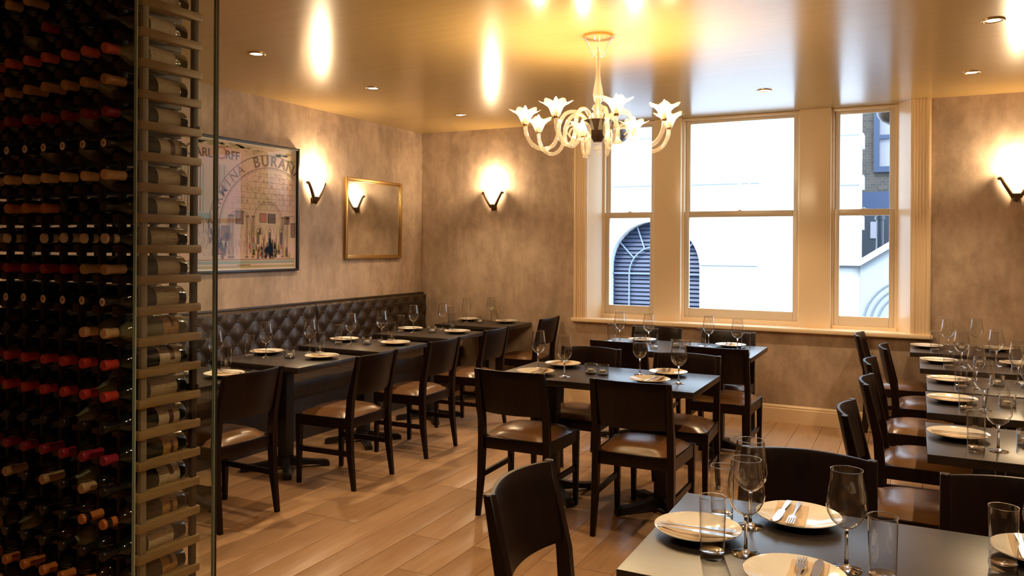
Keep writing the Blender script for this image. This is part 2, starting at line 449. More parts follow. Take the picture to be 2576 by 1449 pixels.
# ------------------------------------------------------------------ chandelier
def chandelier(loc):
    r = link('chandelier', None, None, loc); tag(r, 'clear blown-glass chandelier with eight curled arms and lit candle bulbs', 'chandelier')
    z = lambda a: a - ZC
    cano = link('canopy', lathe('canopy', [(.012, z(2.60)), (.030, z(2.605)), (.045, z(2.63)), (.060, z(2.67)), (.078, z(2.70)), (.088, z(2.715)), (.088, z(2.7255))], 'chandelier_glass', 28), r)
    link('canopy_rim', lathe('canopy_rim', [(.080, z(2.714)), (.090, z(2.712)), (.090, z(2.7255)), (.06, z(2.7255))], 'brass', 28), cano)
    link('rod', lathe('rod', [(.006, z(2.12)), (.006, z(2.66))], 'brass', 10), r)
    link('stem', lathe('stem', [(.012, z(2.60)), (.014, z(2.56)), (.011, z(2.52)), (.018, z(2.46)), (.026, z(2.42)), (.030, z(2.385)), (.022, z(2.35)), (.014, z(2.335)), (.030, z(2.325)), (.034, z(2.31)), (.022, z(2.295)), (.032, z(2.28)), (.030, z(2.265)), (.018, z(2.255))], 'chandelier_glass', 20), r)
    link('hub', lathe('hub', [(0, z(2.115)), (.025, z(2.117)), (.038, z(2.14)), (.060, z(2.19)), (.076, z(2.23)), (.082, z(2.238)), (.07, z(2.243)), (0, z(2.245))], 'bowl_dark', 28), r)
    link('finial', lathe('finial', [(.016, z(2.118)), (.018, z(2.105)), (.010, z(2.097)), (.020, z(2.085)), (.022, z(2.075)), (.010, z(2.063)), (.012, z(2.055)), (.004, z(2.040)), (0, z(2.036))], 'chandelier_glass', 16), r)
    arm = [(.055, 0, z(2.18)), (.075, 0, z(2.245)), (.125, 0, z(2.285)), (.185, 0, z(2.275)), (.222, 0, z(2.22)), (.232, 0, z(2.15)), (.262, 0, z(2.09)), (.318, 0, z(2.068)), (.378, 0, z(2.095)), (.412, 0, z(2.15)), (.420, 0, z(2.205))]
    arm_me = tube('arm', spline(arm, 6), .0115, 'chandelier_glass', 10)
    cu = [(.225, .0, z(2.17)), (.20, .012, z(2.115)), (.155, .018, z(2.10)), (.115, .020, z(2.135)), (.125, .020, z(2.19)), (.165, .018, z(2.205)), (.185, .016, z(2.17)), (.165, .014, z(2.145))]
    curl_me = tube('curl', spline(cu, 6), lambda t: .0095 * (1 - .45 * t), 'chandelier_glass', 8)
    leaf = bmesh.new(); add_lathe(leaf, [(0, 0), (.010, -.015), (.017, -.06), (.013, -.10), (0, -.125)], 12)
    bmesh.ops.scale(leaf, vec=(1, .55, 1), verts=leaf.verts); leaf_me = finish(leaf, 'leaf_drop', 'chandelier_glass', 80)
    # flared petal cup
    cup = bmesh.new(); n = 32; rings = []
    for (rr, zz, wv) in [(.014, 0, 0), (.022, .008, 0), (.030, .030, .0), (.040, .052, .05), (.060, .070, .10), (.082, .080, .16)]:
        rings.append([cup.verts.new((rr * (1 + wv * math.cos(6 * 2 * math.pi * i / n)) * math.cos(2 * math.pi * i / n), rr * (1 + wv * math.cos(6 * 2 * math.pi * i / n)) * math.sin(2 * math.pi * i / n), zz + .05 * wv * math.cos(6 * 2 * math.pi * i / n))) for i in range(n)])
    for a, b in zip(rings, rings[1:]):
        for i in range(n): cup.faces.new((a[i], a[(i + 1) % n], b[(i + 1) % n], b[i]))
    cup_me = finish(cup, 'cup', 'chandelier_glass', 80)
    sock_me = lathe('socket', [(.012, -.006), (.015, 0), (.015, .012), (.010, .018), (.010, .045)], 'brass', 14)
    bulb_me = lathe('bulb', [(.008, .043), (.014, .055), (.0165, .068), (.013, .085), (.006, .102), (0, .110)], 'bulb_glow', 14)
    for i in range(8):
        a = R(-90 + 26.8 + 7 + 45 * i)
        o = link('arm', arm_me, r, (0, 0, 0), (0, 0, a))
        link('curl', curl_me, o)
        cp = link('cup', cup_me, o, (.42, 0, z(2.205))); s = link('socket', sock_me, o, (.42, 0, z(2.205))); b = link('bulb', bulb_me, o, (.42, 0, z(2.205)))
        if i % 2 == 0:
            link('leaf_drop', leaf_me, r, (.075 * math.cos(a + .3), .075 * math.sin(a + .3), z(2.255 if i % 4 == 0 else 2.15)), (0, .12, a))
        l = bpy.data.lights.new('bulb_light', 'POINT'); l.energy = BULB_W; l.color = (1., .74, .42); l.shadow_soft_size = .02
        link('bulb_light', l, o, (.42, 0, z(2.205) + .135))
chandelier((-1.618, 4.285, ZC))

# ------------------------------------------------------------------ wall sconces
def sconce(loc, rz, label):
    # local: wall plane x = 0, lamp towards +x, z = 0 at the tip
    r = link('wall_sconce', None, None, loc, (0, 0, rz)); tag(r, label, 'wall light', 'bronze wall sconces')
    bm = bmesh.new(); n = 14; rings = []
    for t in [0, .12, .3, .5, .7, .85, 1.]:
        zz = .045 + .195 * t; rr = .018 + .066 * math.sin(min(1., t * 1.12) * math.pi / 2) ** 1.1
        rings.append([bm.verts.new((.018 + 1.05 * rr * math.sin(math.pi * i / n) + .01, -rr * math.cos(math.pi * i / n), zz + .012 * t * math.sin(math.pi * i / n))) for i in range(n + 1)])
    for a, b in zip(rings, rings[1:]):
        for i in range(n): bm.faces.new((a[i], a[i + 1], b[i + 1], b[i]))
    link('shade', finish(bm, 'shade', 'sconce_glow', 80), r)
    bm = bmesh.new()
    add_poly(bm, [(-.016, .0), (.016, .0), (.03, .05), (.022, .05), (0, .03), (-.022, .05), (-.03, .05)], Matrix.Translation((.0, 0, 0)) @ Matrix(((0, 0, 1, 0), (1, 0, 0, 0), (0, 1, 0, 0), (0, 0, 0, 1))), .02)
    link('backplate', finish(bm, 'backplate', 'bronze'), r)
    link('tip', lathe('tip', [(0, -.012), (.012, 0), (.026, .03), (.032, .055), (.026, .060), (0, .058)], 'bronze', 16), r, (.034, 0, 0))
    for s in (-1, 1):
        pts = spline([(.03, .02 * s, .03), (.04, .05 * s, .08), (.045, .082 * s, .135), (.04, .106 * s, .178), (.032, .122 * s, .170)], 5)
        link('bracket', tube('bracket', pts, lambda t: .017 - .006 * t, 'bronze', 8), r)
    l = bpy.data.lights.new('sconce_light', 'POINT'); l.energy = SCONCE_W; l.color = (1., .73, .42); l.shadow_soft_size = .03
    link('sconce_light', l, r, (.085, 0, .285))
sconce((-3.862, YB, 1.885), R(-90), 'bronze wall sconce with glowing tulip glass beside the corner')
sconce((.705, YB, 1.885), R(-90), 'bronze wall sconce with glowing tulip glass beside the fluted architrave')
sconce((XL, 5.49, 1.885), 0, 'bronze wall sconce with glowing tulip glass between poster and mirror')

# ------------------------------------------------------------------ framed mirror and poster on the wall behind the bench
def picture_frame(nm, y0, y1, z0, z1, w, d, material):
    bm = bmesh.new()
    add_box(bm, (XL, y0, z0), (XL + d, y0 + w, z1), .003); add_box(bm, (XL, y1 - w, z0), (XL + d, y1, z1), .003)
    add_box(bm, (XL, y0 + w, z0), (XL + d, y1 - w, z0 + w), .003); add_box(bm, (XL, y0 + w, z1 - w), (XL + d, y1 - w, z1), .003)
    return bm
r = link('mirror', None, None, (0, 0, 0)); tag(r, 'square wall mirror in a slim gold frame', 'mirror')
y0, y1, z0, z1 = 5.917, 6.822, 1.385, 2.155
bm = picture_frame('f', y0, y1, z0, z1, .026, .03, 'gold_frame')
fo = link('frame', finish(bm, 'frame', 'gold_frame', 40), r)
bm = bmesh.new()
for a, b, c, d in ((y0 + .026, y1 - .026, z0 + .026, z0 + .036), (y0 + .026, y1 - .026, z1 - .036, z1 - .026), (y0 + .026, y0 + .036, z0 + .036, z1 - .036), (y1 - .036, y1 - .026, z0 + .036, z1 - .036)):
    add_box(bm, (XL, a, c), (XL + .022, b, d), .002)
link('inner_moulding', finish(bm, 'inner_moulding', 'brass', 40), fo)
link('mirror_glass', box('mirror_glass', (XL, y0 + .034, z0 + .034), (XL + .014, y1 - .034, z1 - .034), 'mirror'), r)

def text_mesh(txt, size):
    cu = bpy.data.curves.new('lettering', 'FONT'); cu.body = txt; cu.size = size; cu.align_x = 'CENTER'; cu.align_y = 'CENTER'; cu.resolution_u = 3; cu.offset = .0015
    o = bpy.data.objects.new('tmp_text', cu); C.objects.link(o)
    dg = bpy.context.evaluated_depsgraph_get(); me = bpy.data.meshes.new_from_object(o.evaluated_get(dg))
    bpy.data.objects.remove(o); bpy.data.curves.remove(cu)
    return me
def poster():
    r = link('framed_poster', None, None, (0, 0, 0)); tag(r, 'large framed poster with arched lettering and old arches, slim black frame', 'poster')
    y0, y1, z0, z1 = 3.98, 5.282, 1.297, 2.342
    link('frame', finish(picture_frame('f', y0, y1, z0, z1, .020, .032, 'black_frame'), 'frame', 'black_frame', 40), r)
    link('mount', box('mount', (XL, y0 + .018, z0 + .018), (XL + .008, y1 - .018, z1 - .018), 'poster_border'), r)
    pp = link('print', box('print', (XL, y0 + .032, z0 + .032), (XL + .010, y1 - .032, z1 - .032), 'poster_paper'), r)
    base = Matrix(((0, 0, 1, XL + .0104), (1, 0, 0, 0), (0, 1, 0, 0), (0, 0, 0, 1)))   # (u,v,w) -> (x=w, y=u, z=v)
    inks = {}
    lay = [0]
    def B(k):
        if k not in inks: inks[k] = bmesh.new()
        return inks[k]
    ORDER = ['ink_green', 'ink_blue', 'ink_olive', 'ink_gold', 'ink_light', 'ink_red', 'ink_brown']
    def quad(k, u0, v0, u1, v1):
        u0, u1 = max(u0, y0 + .034), min(u1, y1 - .034)
        if u1 > u0: add_poly(B(k), [(u0, v0), (u1, v0), (u1, v1), (u0, v1)], base)
    def line(k, a, b, w=.004):
        a, b = Vector(a), Vector(b); d = (b - a).normalized(); n = Vector((-d.y, d.x)) * w / 2
        add_poly(B(k), [a - n, b - n, b + n, a + n], base)
    def arc(k, cu_, cv, ru, rv, t0, t1, w=.004, n=28):
        pts = [(cu_ + ru * math.cos(R(t0 + (t1 - t0) * i / n)), cv + rv * math.sin(R(t0 + (t1 - t0) * i / n))) for i in range(n + 1)]
        for p, q in zip(pts, pts[1:]):
            if max(p[0], q[0]) < y1 - .034: line(k, p, q, w)
    cY, cZ = 4.97, 1.62
    # great lettered arch
    arc('ink_brown', cY, cZ, .56, .53, 32, 186, .006, 44); arc('ink_brown', cY, cZ, .66, .63, 52, 186, .006, 44)
    arc('ink_light', cY, cZ, .545, .515, 32, 186, .003, 40)
    def letters(txt, ru, rv, t0, t1, size, mk='ink_brown'):
        bm = B(mk)
        for i, ch in enumerate(txt):
            t = R(t0 + (t1 - t0) * i / (len(txt) - 1))
            me = text_mesh(ch, size)
            M = base @ Matrix.Translation((cY + ru * math.cos(t), cZ + rv * math.sin(t), .0003)) @ Matrix.Rotation(t - math.pi / 2, 4, 'Z')
            me.transform(M); bm.from_mesh(me); bpy.data.meshes.remove(me)
    letters('CARMINA', .61, .58, 172, 124, .105, 'ink_light'); letters('BURANA', .61, .58, 106, 60, .125)
    for txt, y, z, s, k in (('C', 4.135, 2.212, .13, 'ink_brown'), ('ARL', 4.265, 2.205, .095, 'ink_brown'), ('O', 4.432, 2.215, .15, 'ink_red'), ('RFF', 4.545, 2.207, .095, 'ink_brown')):
        me = text_mesh(txt, s); me.transform(base @ Matrix.Translation((y, z, .0003))); B(k).from_mesh(me); bpy.data.meshes.remove(me)
    # side columns
    for i in range(9): quad('ink_light' if i % 2 else 'ink_green', 4.03 + .028 * i, 1.76, 4.042 + .028 * i, 2.12)
    for i in range(6): quad('ink_blue' if i % 2 else 'ink_light', 4.37 + .022 * i, 1.93, 4.378 + .022 * i, 2.13)
    quad('ink_green', 4.02, 1.70, 4.34, 1.755); quad('ink_brown', 4.05, 1.60, 4.12, 1.69)
    # masonry courses under the arch
    for j in range(7):
        zz = 1.80 + .045 * j; h = math.sqrt(max(0, .50 ** 2 - (zz - cZ) ** 2))
        line('ink_light', (cY - h, zz), (min(cY + h, y1 - .04), zz), .0022)
        for i in range(-9, 6):
            u = cY + .06 * i + (.03 if j % 2 else 0)
            if abs(u - cY) < h - .01 and u < y1 - .05: line('ink_light', (u, zz), (u, zz + .04), .0022)
    # inner arches with columns
    for cu_, cv, ru in ((4.62, 1.66, .13), (4.93, 1.70, .165), (5.21, 1.66, .10)):
        arc('ink_brown', cu_, cv, ru, ru, 0, 180, .004); arc('ink_light', cu_, cv, ru - .018, ru - .018, 0, 180, .003)
        for s in (-1, 1):
            for d in (0, .018): 
                if cu_ + s * (ru - d) < y1 - .04: line('ink_brown', (cu_ + s * (ru - d), 1.44), (cu_ + s * (ru - d), cv), .003)
    for cu_ in (4.82, 4.95, 5.08):
        arc('ink_light', cu_, 1.60, .055, .07, 0, 180, .003); quad('ink_brown', cu_ - .016, 1.52, cu_ + .016, 1.62); arc('ink_brown', cu_, 1.62, .016, .03, 0, 180, .006)
    for u, v, w, h, k in ((4.84, 1.70, .07, .07, 'ink_red'), (4.93, 1.695, .085, .075, 'ink_brown'), (5.12, 1.69, .06, .065, 'ink_light'), (4.58, 1.68, .08, .10, 'ink_light'), (4.44, 1.55, .08, .11, 'ink_light'), (5.20, 1.58, .05, .12, 'ink_light')):
        quad(k, u, v, u + w, v + h)
        for a, b in (((u, v), (u + w, v)), ((u + w, v), (u + w, v + h)), ((u + w, v + h), (u, v + h)), ((u, v + h), (u, v))): line('ink_brown', a, b, .005)
    rnd = random.Random(3)
    for j in range(9):
        for i in range(14):
            u = cY + .045 * (i - 8); v = 1.86 + .033 * j; h = math.sqrt(max(0, .50 ** 2 - (v - cZ) ** 2))
            if abs(u - cY) < h - .03 and u < y1 - .06 and rnd.random() < .55:
                arc('ink_brown', u, v, .010, .012, 0, 180, .003, 6); line('ink_light', (u - .010, v - .012), (u - .010, v), .003); line('ink_light', (u + .010, v - .012), (u + .010, v), .003)
    for cu_ in (4.70, 4.765, 5.10, 5.155, 4.52, 4.55):
        for d in (-.008, 0, .008): line('ink_brown' if d else 'ink_light', (cu_ + d, 1.42), (cu_ + d, 1.74), .0026)
        quad('ink_light', cu_ - .018, 1.735, cu_ + .018, 1.75); quad('ink_light', cu_ - .018, 1.41, cu_ + .018, 1.425)
    for i in range(26):
        t = 178 - 5.0 * i
        if t > 54: line('ink_light', (cY + .56 * math.cos(R(t)), cZ + .53 * math.sin(R(t))), (cY + .545 * math.cos(R(t)), cZ + .515 * math.sin(R(t))), .004)
    for i in range(90):
        u = rnd.uniform(4.03, 4.40); v = rnd.uniform(1.42, 1.72); line(rnd.choice(('ink_green', 'ink_brown', 'ink_light')), (u, v), (u + rnd.uniform(-.03, .03), v + rnd.uniform(.02, .07)), .004)
    for i in range(70):
        u = rnd.uniform(4.40, 5.2); v = rnd.uniform(2.22, 2.29)
        if math.hypot((u - cY) / .66, (v - cZ) / .63) > 1.03 and u > 4.64: line(rnd.choice(('ink_olive', 'ink_light', 'ink_olive')), (u, v), (u + .05, v + rnd.uniform(-.02, .015)), .004)
    for i in range(40):
        u = rnd.uniform(4.45, 4.75); v = rnd.uniform(1.43, 1.60); line('ink_light', (u, v), (u, v + rnd.uniform(.02, .06)), .004)
    # the crowd under the middle arch
    for i in range(110):
        u = 4.95 + rnd.gauss(0, .085); v = 1.40 + abs(rnd.gauss(0, .07)); w = rnd.uniform(.008, .02); h = rnd.uniform(.03, .075)
        k = rnd.choice(('ink_brown', 'ink_gold', 'ink_brown', 'ink_olive', 'ink_red', 'ink_gold', 'ink_green'))
        if y0 + .05 < u < y1 - .06: add_poly(B(k), [(u - w, v), (u + w, v), (u + w * .6, v + h), (u, v + h * 1.25), (u - w * .6, v + h)], base)
    for i in range(60):
        u = 4.42 + rnd.gauss(0, .045); v = rnd.uniform(1.40, 1.62); add_poly(B(rnd.choice(('ink_light', 'ink_red', 'ink_brown', 'ink_light'))), [(u - .012, v), (u + .012, v), (u + .006, v + .05), (u - .008, v + .045)], base)
    for i in range(40):
        u = rnd.uniform(4.05, 5.2); v = rnd.uniform(2.27, 2.30) - .06 * rnd.random() * (u > 4.75); add_poly(B('ink_olive'), [(u, v), (u + .05, v - .008), (u + .08, v + .004), (u + .03, v + .010)], base)
    quad('ink_light', 4.03, 1.395, 5.24, 1.402); quad('ink_green', 4.03, 1.365, 5.24, 1.388); quad('ink_brown', 4.60, 1.352, 4.74, 1.358); quad('ink_olive', 4.03, 1.335, 5.24, 1.350)
    for i, k in enumerate(ORDER):
        if k in inks:
            for v in inks[k].verts: v.co.x += .00012 * i
            nm = 'lettering' if k == 'ink_brown' else 'ink_print'
            link(nm, finish(inks[k], nm, k), pp)
    bm = bmesh.new(); xx = XL + .018
    bm.faces.new([bm.verts.new(c) for c in ((xx, y0 + .018, z0 + .018), (xx, y1 - .018, z0 + .018), (xx, y1 - .018, z1 - .018), (xx, y0 + .018, z1 - .018))])
    link('glazing', finish(bm, 'glazing', 'picture_glass'), r)
poster()

# ------------------------------------------------------------------ tufted benches
def bench(xw, s, ya, yb, seam, label):
    """xw: wall x, s: +1 when the seat projects towards +x"""
    r = link('banquette', None, None, (0, 0, 0)); tag(r, label, 'bench')
    X = lambda d: xw + s * d
    def bx(nm, d0, d1, y0, y1, z0, z1, m, bev=0.):
        return box(nm, (min(X(d0), X(d1)), y0, z0), (max(X(d0), X(d1)), y1, z1), m, bev)
    link('base', bx('base', .03, .50, ya, yb, .0, .34, 'bench_base'), r)
    ys = [ya] + seam + [yb]
    for a, b in zip(ys, ys[1:]):
        link('seat_cushion', bx('seat_cushion', .06, .545, a + .002, b - .002, .34, .47, 'bench_leather', .03), r)
        # tufted back panel
        L = b - a; nu = max(8, int(L / .0153)); nv = 36; z0, z1 = .46, 1.005
        su, sv = .092, .092; bm = bmesh.new(); g = []
        for j in range(nv + 1):
            rowv = []
            for i in range(nu + 1):
                u, v = L * i / nu, (z1 - z0) * j / nv
                p, q = (u / su + v / sv), (u / su - v / sv)
                h = (abs(math.sin(math.pi * p / 2)) * abs(math.sin(math.pi * q / 2))) ** .7
                fade = min(1, (z1 - z0 - v) / .05, u / .03 + .15, (L - u) / .03 + .15)
                low = max(0, min(1, (v - .02) / .06))
                d = .060 + .022 * (h * low + (1 - low) * .8) * max(0, fade) ** .5
                if j == nv: d = .015
                rowv.append(bm.verts.new((X(d), a + .0015 + (L - .003) * i / nu, z0 + v)))
            g.append(rowv)
        for j in range(nv):
            for i in range(nu): bm.faces.new((g[j][i], g[j][i + 1], g[j + 1][i + 1], g[j + 1][i]))
        for i in (0, nu):
            back = [bm.verts.new((X(.0), g[j][i].co.y, g[j][i].co.z)) for j in range(nv + 1)]
            for j in range(nv): bm.faces.new((g[j][i], g[j + 1][i], back[j + 1], back[j]))
        bp = link('back_panel', finish(bm, 'back_panel', 'bench_leather', 180), r)
        k = 0
        for j in range(1, 6):
            zz = z0 + sv * j
            for i in range(0, int(L / su) + 1):
                if (i + j) % 2 == 0 and .04 < su * i < L - .04: link('button', BUTTON, bp, (X(.062), a + su * i, zz))
    link('top_rail', bx('top_rail', .0, .035, ya, yb, 1.0, 1.018, 'bench_leather', .006), r)
bm = bmesh.new(); bmesh.ops.create_icosphere(bm, subdivisions=2, radius=.010); BUTTON = finish(bm, 'button', 'bench_leather', 180)
bench(XL, 1, 2.3, 7.228, [3.72, 5.473], 'dark brown deep-buttoned leather bench along the poster wall')

# ------------------------------------------------------------------ tables
def ped_template(L, D, peds, turn=45):
    """L along x, D along y, origin on the floor at the centre"""
    t = .034
    top = box('table_top', (-L / 2, -D / 2, .75 - t), (L / 2, D / 2, .75), 'table_wood', .003)
    under = boxes('apron', [((-L / 2 + .09, -D / 2 + .09, .75 - t - .022), (L / 2 - .09, D / 2 - .09, .75 - t + .001))], 'black_iron')
    parts = [('table_top', top), ('apron', under)]
    col = box('column', (-.038, -.038, .03), (.038, .038, .70), 'black_iron', .004)
    foot = bmesh.new(); n = 10
    prof = [(.0, .085), (.05, .080), (.12, .058), (.20, .045), (.265, .040), (.29, .028), (.292, .0), (.24, .0), (.235, .012), (.16, .020), (.0, .022)]
    add_poly(foot, [(a, b, -.026) for a, b in prof], depth=.052)
    for v in foot.verts: v.co = Vector((v.co.x, v.co.z, v.co.y))
    foot_me = finish(foot, 'foot', 'black_iron', 30)
    for px in peds:
        subs = []
        parts.append(('column', col, (px, 0, 0), (0, 0, 0)))
        for k in range(4): parts.append(('foot', foot_me, (px, 0, 0), (0, 0, R(turn + 90 * k))))
    return parts
t2 = ped_template(.76, .62, (0,)); t2b = ped_template(.76, .62, (0,), 0); t4 = ped_template(1.21, .64, (-.345, .345)); tW = ped_template(1.25, .70, (-.33, .33), 0); tF = ped_template(1.23, .665, (-.33, .33), 0)
TABLES = {}
def table(key, tpl, x, y, label, group):
    TABLES[key] = place('dining_table', tpl, (x, y, 0), 0, label, 'table', group)
BX = -3.80
BENCH_T = [3.275, 4.13, 4.985, 5.92, 6.915]
BN = ['partly behind the wine rack', 'second along from the wine rack', 'in the middle of the bench row', 'fourth along from the wine rack', 'in the corner against the window wall']
for i, y in enumerate(BENCH_T):
    table('B%d' % i, t2 if i else t2b, BX, y, 'dark wood table for two by the bench, ' + BN[i], 'tables for two along the bench')
table('C', t4, -1.635, 4.49, 'dark wood table for four under the chandelier, open floor around it', 'tables for four')
table('W', tW, -1.625, 6.01, 'dark wood table for four just under the window sill', 'tables for four')
table('F', tF, -.015, 2.14, 'dark wood table for four with a lone chair at its end', 'tables for four')
RX = .43
RT = [(3.66, 0.43), (4.51, .44), (5.17, .45), (6.025, .42), (6.875, .36)]
RN = ['farthest from the window wall', 'fourth from the window wall', 'in the middle of the row of five', 'second from the window wall', 'touching the window wall']
for i, (y, x) in enumerate(RT):
    table('R%d' % i, t2b, x, y, 'dark wood table for two opposite the bench, ' + RN[i], 'tables for two opposite the bench')

# ------------------------------------------------------------------ chairs
def chair_template():
    # local: facing +y, rear posts at y = -.215, origin on the floor below the seat
    def taper(nm, pts, sx, sy):
        bm = bmesh.new(); rings = []
        for (x, y, z), ax, ay in zip(pts, sx, sy):
            rings.append([bm.verts.new((x + a * ax, y + b * ay, z)) for a, b in ((-1, -1), (1, -1), (1, 1), (-1, 1))])
        for a, b in zip(rings, rings[1:]):
            for i in range(4): bm.faces.new((a[i], a[(i + 1) % 4], b[(i + 1) % 4], b[i]))
        bm.faces.new(rings[0]); bm.faces.new(rings[-1])
        es = [e for e in bm.edges if abs(e.verts[0].co.z - e.verts[1].co.z) > .01 or max(v.co.z for v in e.verts) > .82]
        bmesh.ops.bevel(bm, geom=es, offset=.003, segments=1, affect='EDGES')
        return finish(bm, nm, 'dark_wood', 35)
    P = []
    for s in (-1, 1):
        P.append(('rear_leg', taper('rear_leg', [(s * .205, -.235, 0), (s * .203, -.205, .22), (s * .201, -.195, .43), (s * .200, -.205, .56), (s * .200, -.262, .832)], (.013, .017, .018, .018, .015), (.013, .020, .024, .022, .013))))
        P.append(('front_leg', taper('front_leg', [(s * .213, .192, 0), (s * .213, .190, .44)], (.013, .019), (.013, .019))))
    P.append(('seat_rail', box('seat_rail', (-.20, .178, .375), (.20, .203, .440), 'dark_wood', .002)))
    P.append(('seat_rail', box('seat_rail', (-.19, -.205, .375), (.19, -.182, .440), 'dark_wood', .002)))
    for s in (-1, 1):
        bm = bmesh.new(); add_poly(bm, [(s * .192, -.19, .375), (s * .215, -.19, .375), (s * .228, .19, .375), (s * .205, .19, .375)], depth=.065)
        P.append(('side_rail', finish(bm, 'side_rail', 'dark_wood')))
        bm = bmesh.new(); add_poly(bm, [(s * .196, -.20, .205), (s * .212, -.20, .205), (s * .220, .185, .205), (s * .204, .185, .205)], depth=.030)
        P.append(('stretcher', finish(bm, 'stretcher', 'dark_wood')))
    # domed cushion
    bm = bmesh.new(); n = 14; g = []
    for j in range(n + 1):
        rw = []
        for i in range(n + 1):
            u, v = -1 + 2 * i / n, -1 + 2 * j / n
            hw = .200 + .022 * (v + 1) / 2
            cu, cv = u, v
            d = max(abs(u), abs(v)); rr = (abs(u) ** 6 + abs(v) ** 6) ** (1 / 6.)
            if rr > 0: cu, cv = u * d / max(rr, 1e-6), v * d / max(rr, 1e-6)
            h = .440 + .045 * (1 - abs(u) ** 3.2) ** .6 * (1 - abs(v) ** 3.2) ** .6 if d < 1 else .440
            rw.append(bm.verts.new((cu * hw, .012 + cv * .198, h)))
        g.append(rw)
    for j in range(n):
        for i in range(n): bm.faces.new((g[j][i], g[j][i + 1], g[j + 1][i + 1], g[j + 1][i]))
    P.append(('seat_cushion', finish(bm, 'seat_cushion', 'seat_leather', 180)))
    # curved back panel
    bm = bmesh.new(); n = 14; front = []; back = []
    zs = [.585, .60, .66, .72, .78, .826, .830]
    for k, zz in enumerate(zs):
        lean = -.205 - .057 * (zz - .56) / .272
        f_, b_ = [], []
        for i in range(n + 1):
            u = -1 + 2 * i / n; x = u * .188; c = -.045 * (1 - u * u)
            th = .009 if k not in (0, len(zs) - 1) else .006
            zz2 = zz + (.004 * (1 - u * u) if k == len(zs) - 1 else 0)
            f_.append(bm.verts.new((x, lean + c + th + .004, zz2))); b_.append(bm.verts.new((x, lean + c - th + .004, zz2)))
        front.append(f_); back.append(b_)
    for k in range(len(zs) - 1):
        for i in range(n):
            bm.faces.new((front[k][i], front[k][i + 1], front[k + 1][i + 1], front[k + 1][i])); bm.faces.new((back[k][i + 1], back[k][i], back[k + 1][i], back[k + 1][i + 1]))
        for i in (0, n): bm.faces.new((front[k][i], front[k + 1][i], back[k + 1][i], back[k][i]))
    for k in (0, len(zs) - 1):
        for i in range(n): bm.faces.new((front[k][i], front[k][i + 1], back[k][i + 1], back[k][i]))
    P.append(('backrest', finish(bm, 'backrest', 'dark_wood', 40)))
    return P
chair_t = chair_template()
BACK = .24
def chair(x, y, face, label, group, jit=0.):
    """x, y: middle of the back's top; face: angle the chair faces (degrees, 0 = +y, 90 = -x)"""
    a = R(face + jit); d = Vector((-math.sin(a), math.cos(a), 0))
    place('dining_chair', chair_t, (x + d.x * BACK, y + d.y * BACK, 0), a, label, 'chair', group)
CH = 'dark wood chair, brown seat, '
for x, y, f, lab in [(-3.225, 3.235, 90, 'at the bench table behind the wine rack'), (-3.075, 4.15, 90, 'at the second bench table from the wine rack'), (-3.085, 4.985, 90, 'at the middle bench table'),
                     (-3.115, 5.855, 90, 'at the fourth bench table from the wine rack'), (-3.14, 6.99, 90, 'at the corner table against the window wall')]:
    chair(x, y, f, CH + lab, 'chairs facing the bench', random.uniform(-1.5, 1.5))
for x, y, f, lab in [(-1.98, 3.915, 0, 'under the chandelier table, backing the rack, bench end'), (-1.29, 3.915, 0, 'under the chandelier table, backing the lone chair'),
                     (-1.95, 5.04, 180, 'between chandelier and window tables, facing the rack, bench end'), (-1.29, 5.03, 180, 'between chandelier and window tables, facing the lone chair')]:
    chair(x, y, f, CH + lab, 'chairs around the chandelier table', random.uniform(-1.5, 1.5))
for x, y, f, lab in [(-1.905, 5.505, 0, 'facing the window at the window table, bench end'), (-1.20, 5.50, 0, 'facing the window at the window table, far from the bench'),
                     (-1.95, 6.585, 180, 'with its back under the window sill, bench end'), (-1.34, 6.545, 180, 'with its back under the wide sash, far from the bench')]:
    chair(x, y, f, CH + lab, 'chairs around the window table')
for x, y, f, lab in [(-.225, 3.73, -90, 'at the small table farthest from the window wall'), (-.185, 4.575, -90, 'at the fourth small table from the window wall'), (-.205, 5.345, -90, 'at the middle small table opposite the bench'),
                     (-.150, 6.165, -90, 'at the second small table from the window wall'), (-.355, 6.94, -90, 'at the small table touching the window wall')]:
    chair(x, y, f, CH + lab, 'chairs at the small tables opposite the bench', random.uniform(-2, 2))
for x, y, f, lab in [(-1.025, 2.14, -90, 'alone at the end of the table for four'), (-.315, 2.80, 180, 'backing open floor beside the lone chair\'s table'), (.29, 2.745, 180, 'between the lone chair\'s table and the small tables')]:
    chair(x, y, f, CH + lab, 'chairs around the table with a lone end chair')

# ------------------------------------------------------------------ tableware
plate_me = lathe('plate', [(0, .006), (.055, .006), (.066, .009), (.112, .022), (.1145, .0235), (.1145, .0215), (.070, .005), (.050, .0), (.0, .0)], 'plate', 40, 40)
bowl_me = lathe('bowl', [(.004, .098), (.018, .102), (.034, .116), (.0445, .136), (.0470, .152), (.0440, .180), (.0385, .212), (.0365, .2385)], 'glass_thin', 32, 180)
rim_me = lathe('rim', [(.0358, .2380), (.0363, .2392), (.0372, .2392), (.0372, .2378)], 'glass_solid', 32, 180)
stem_me = lathe('stem', [(.0, .002), (.033, .0), (.0355, .0016), (.032, .003), (.012, .0065), (.0055, .012), (.0040, .03), (.0038, .070), (.0046, .090), (.008, .0985), (.004, .100), (0, .1005)], 'glass_solid', 24, 60)
hb_me = lathe('body', [(.0300, .016), (.0305, .03), (.0325, .150)], 'glass_thin', 28, 180)
hb_base = lathe('base', [(0, .0005), (.0285, 0), (.0302, .003), (.0304, .018), (.020, .0145), (0, .0135)], 'glass_base', 28, 40)
hb_rim = lathe('rim', [(.0318, .1495), (.0322, .1512), (.0332, .1512), (.0332, .1495)], 'glass_solid', 28, 180)
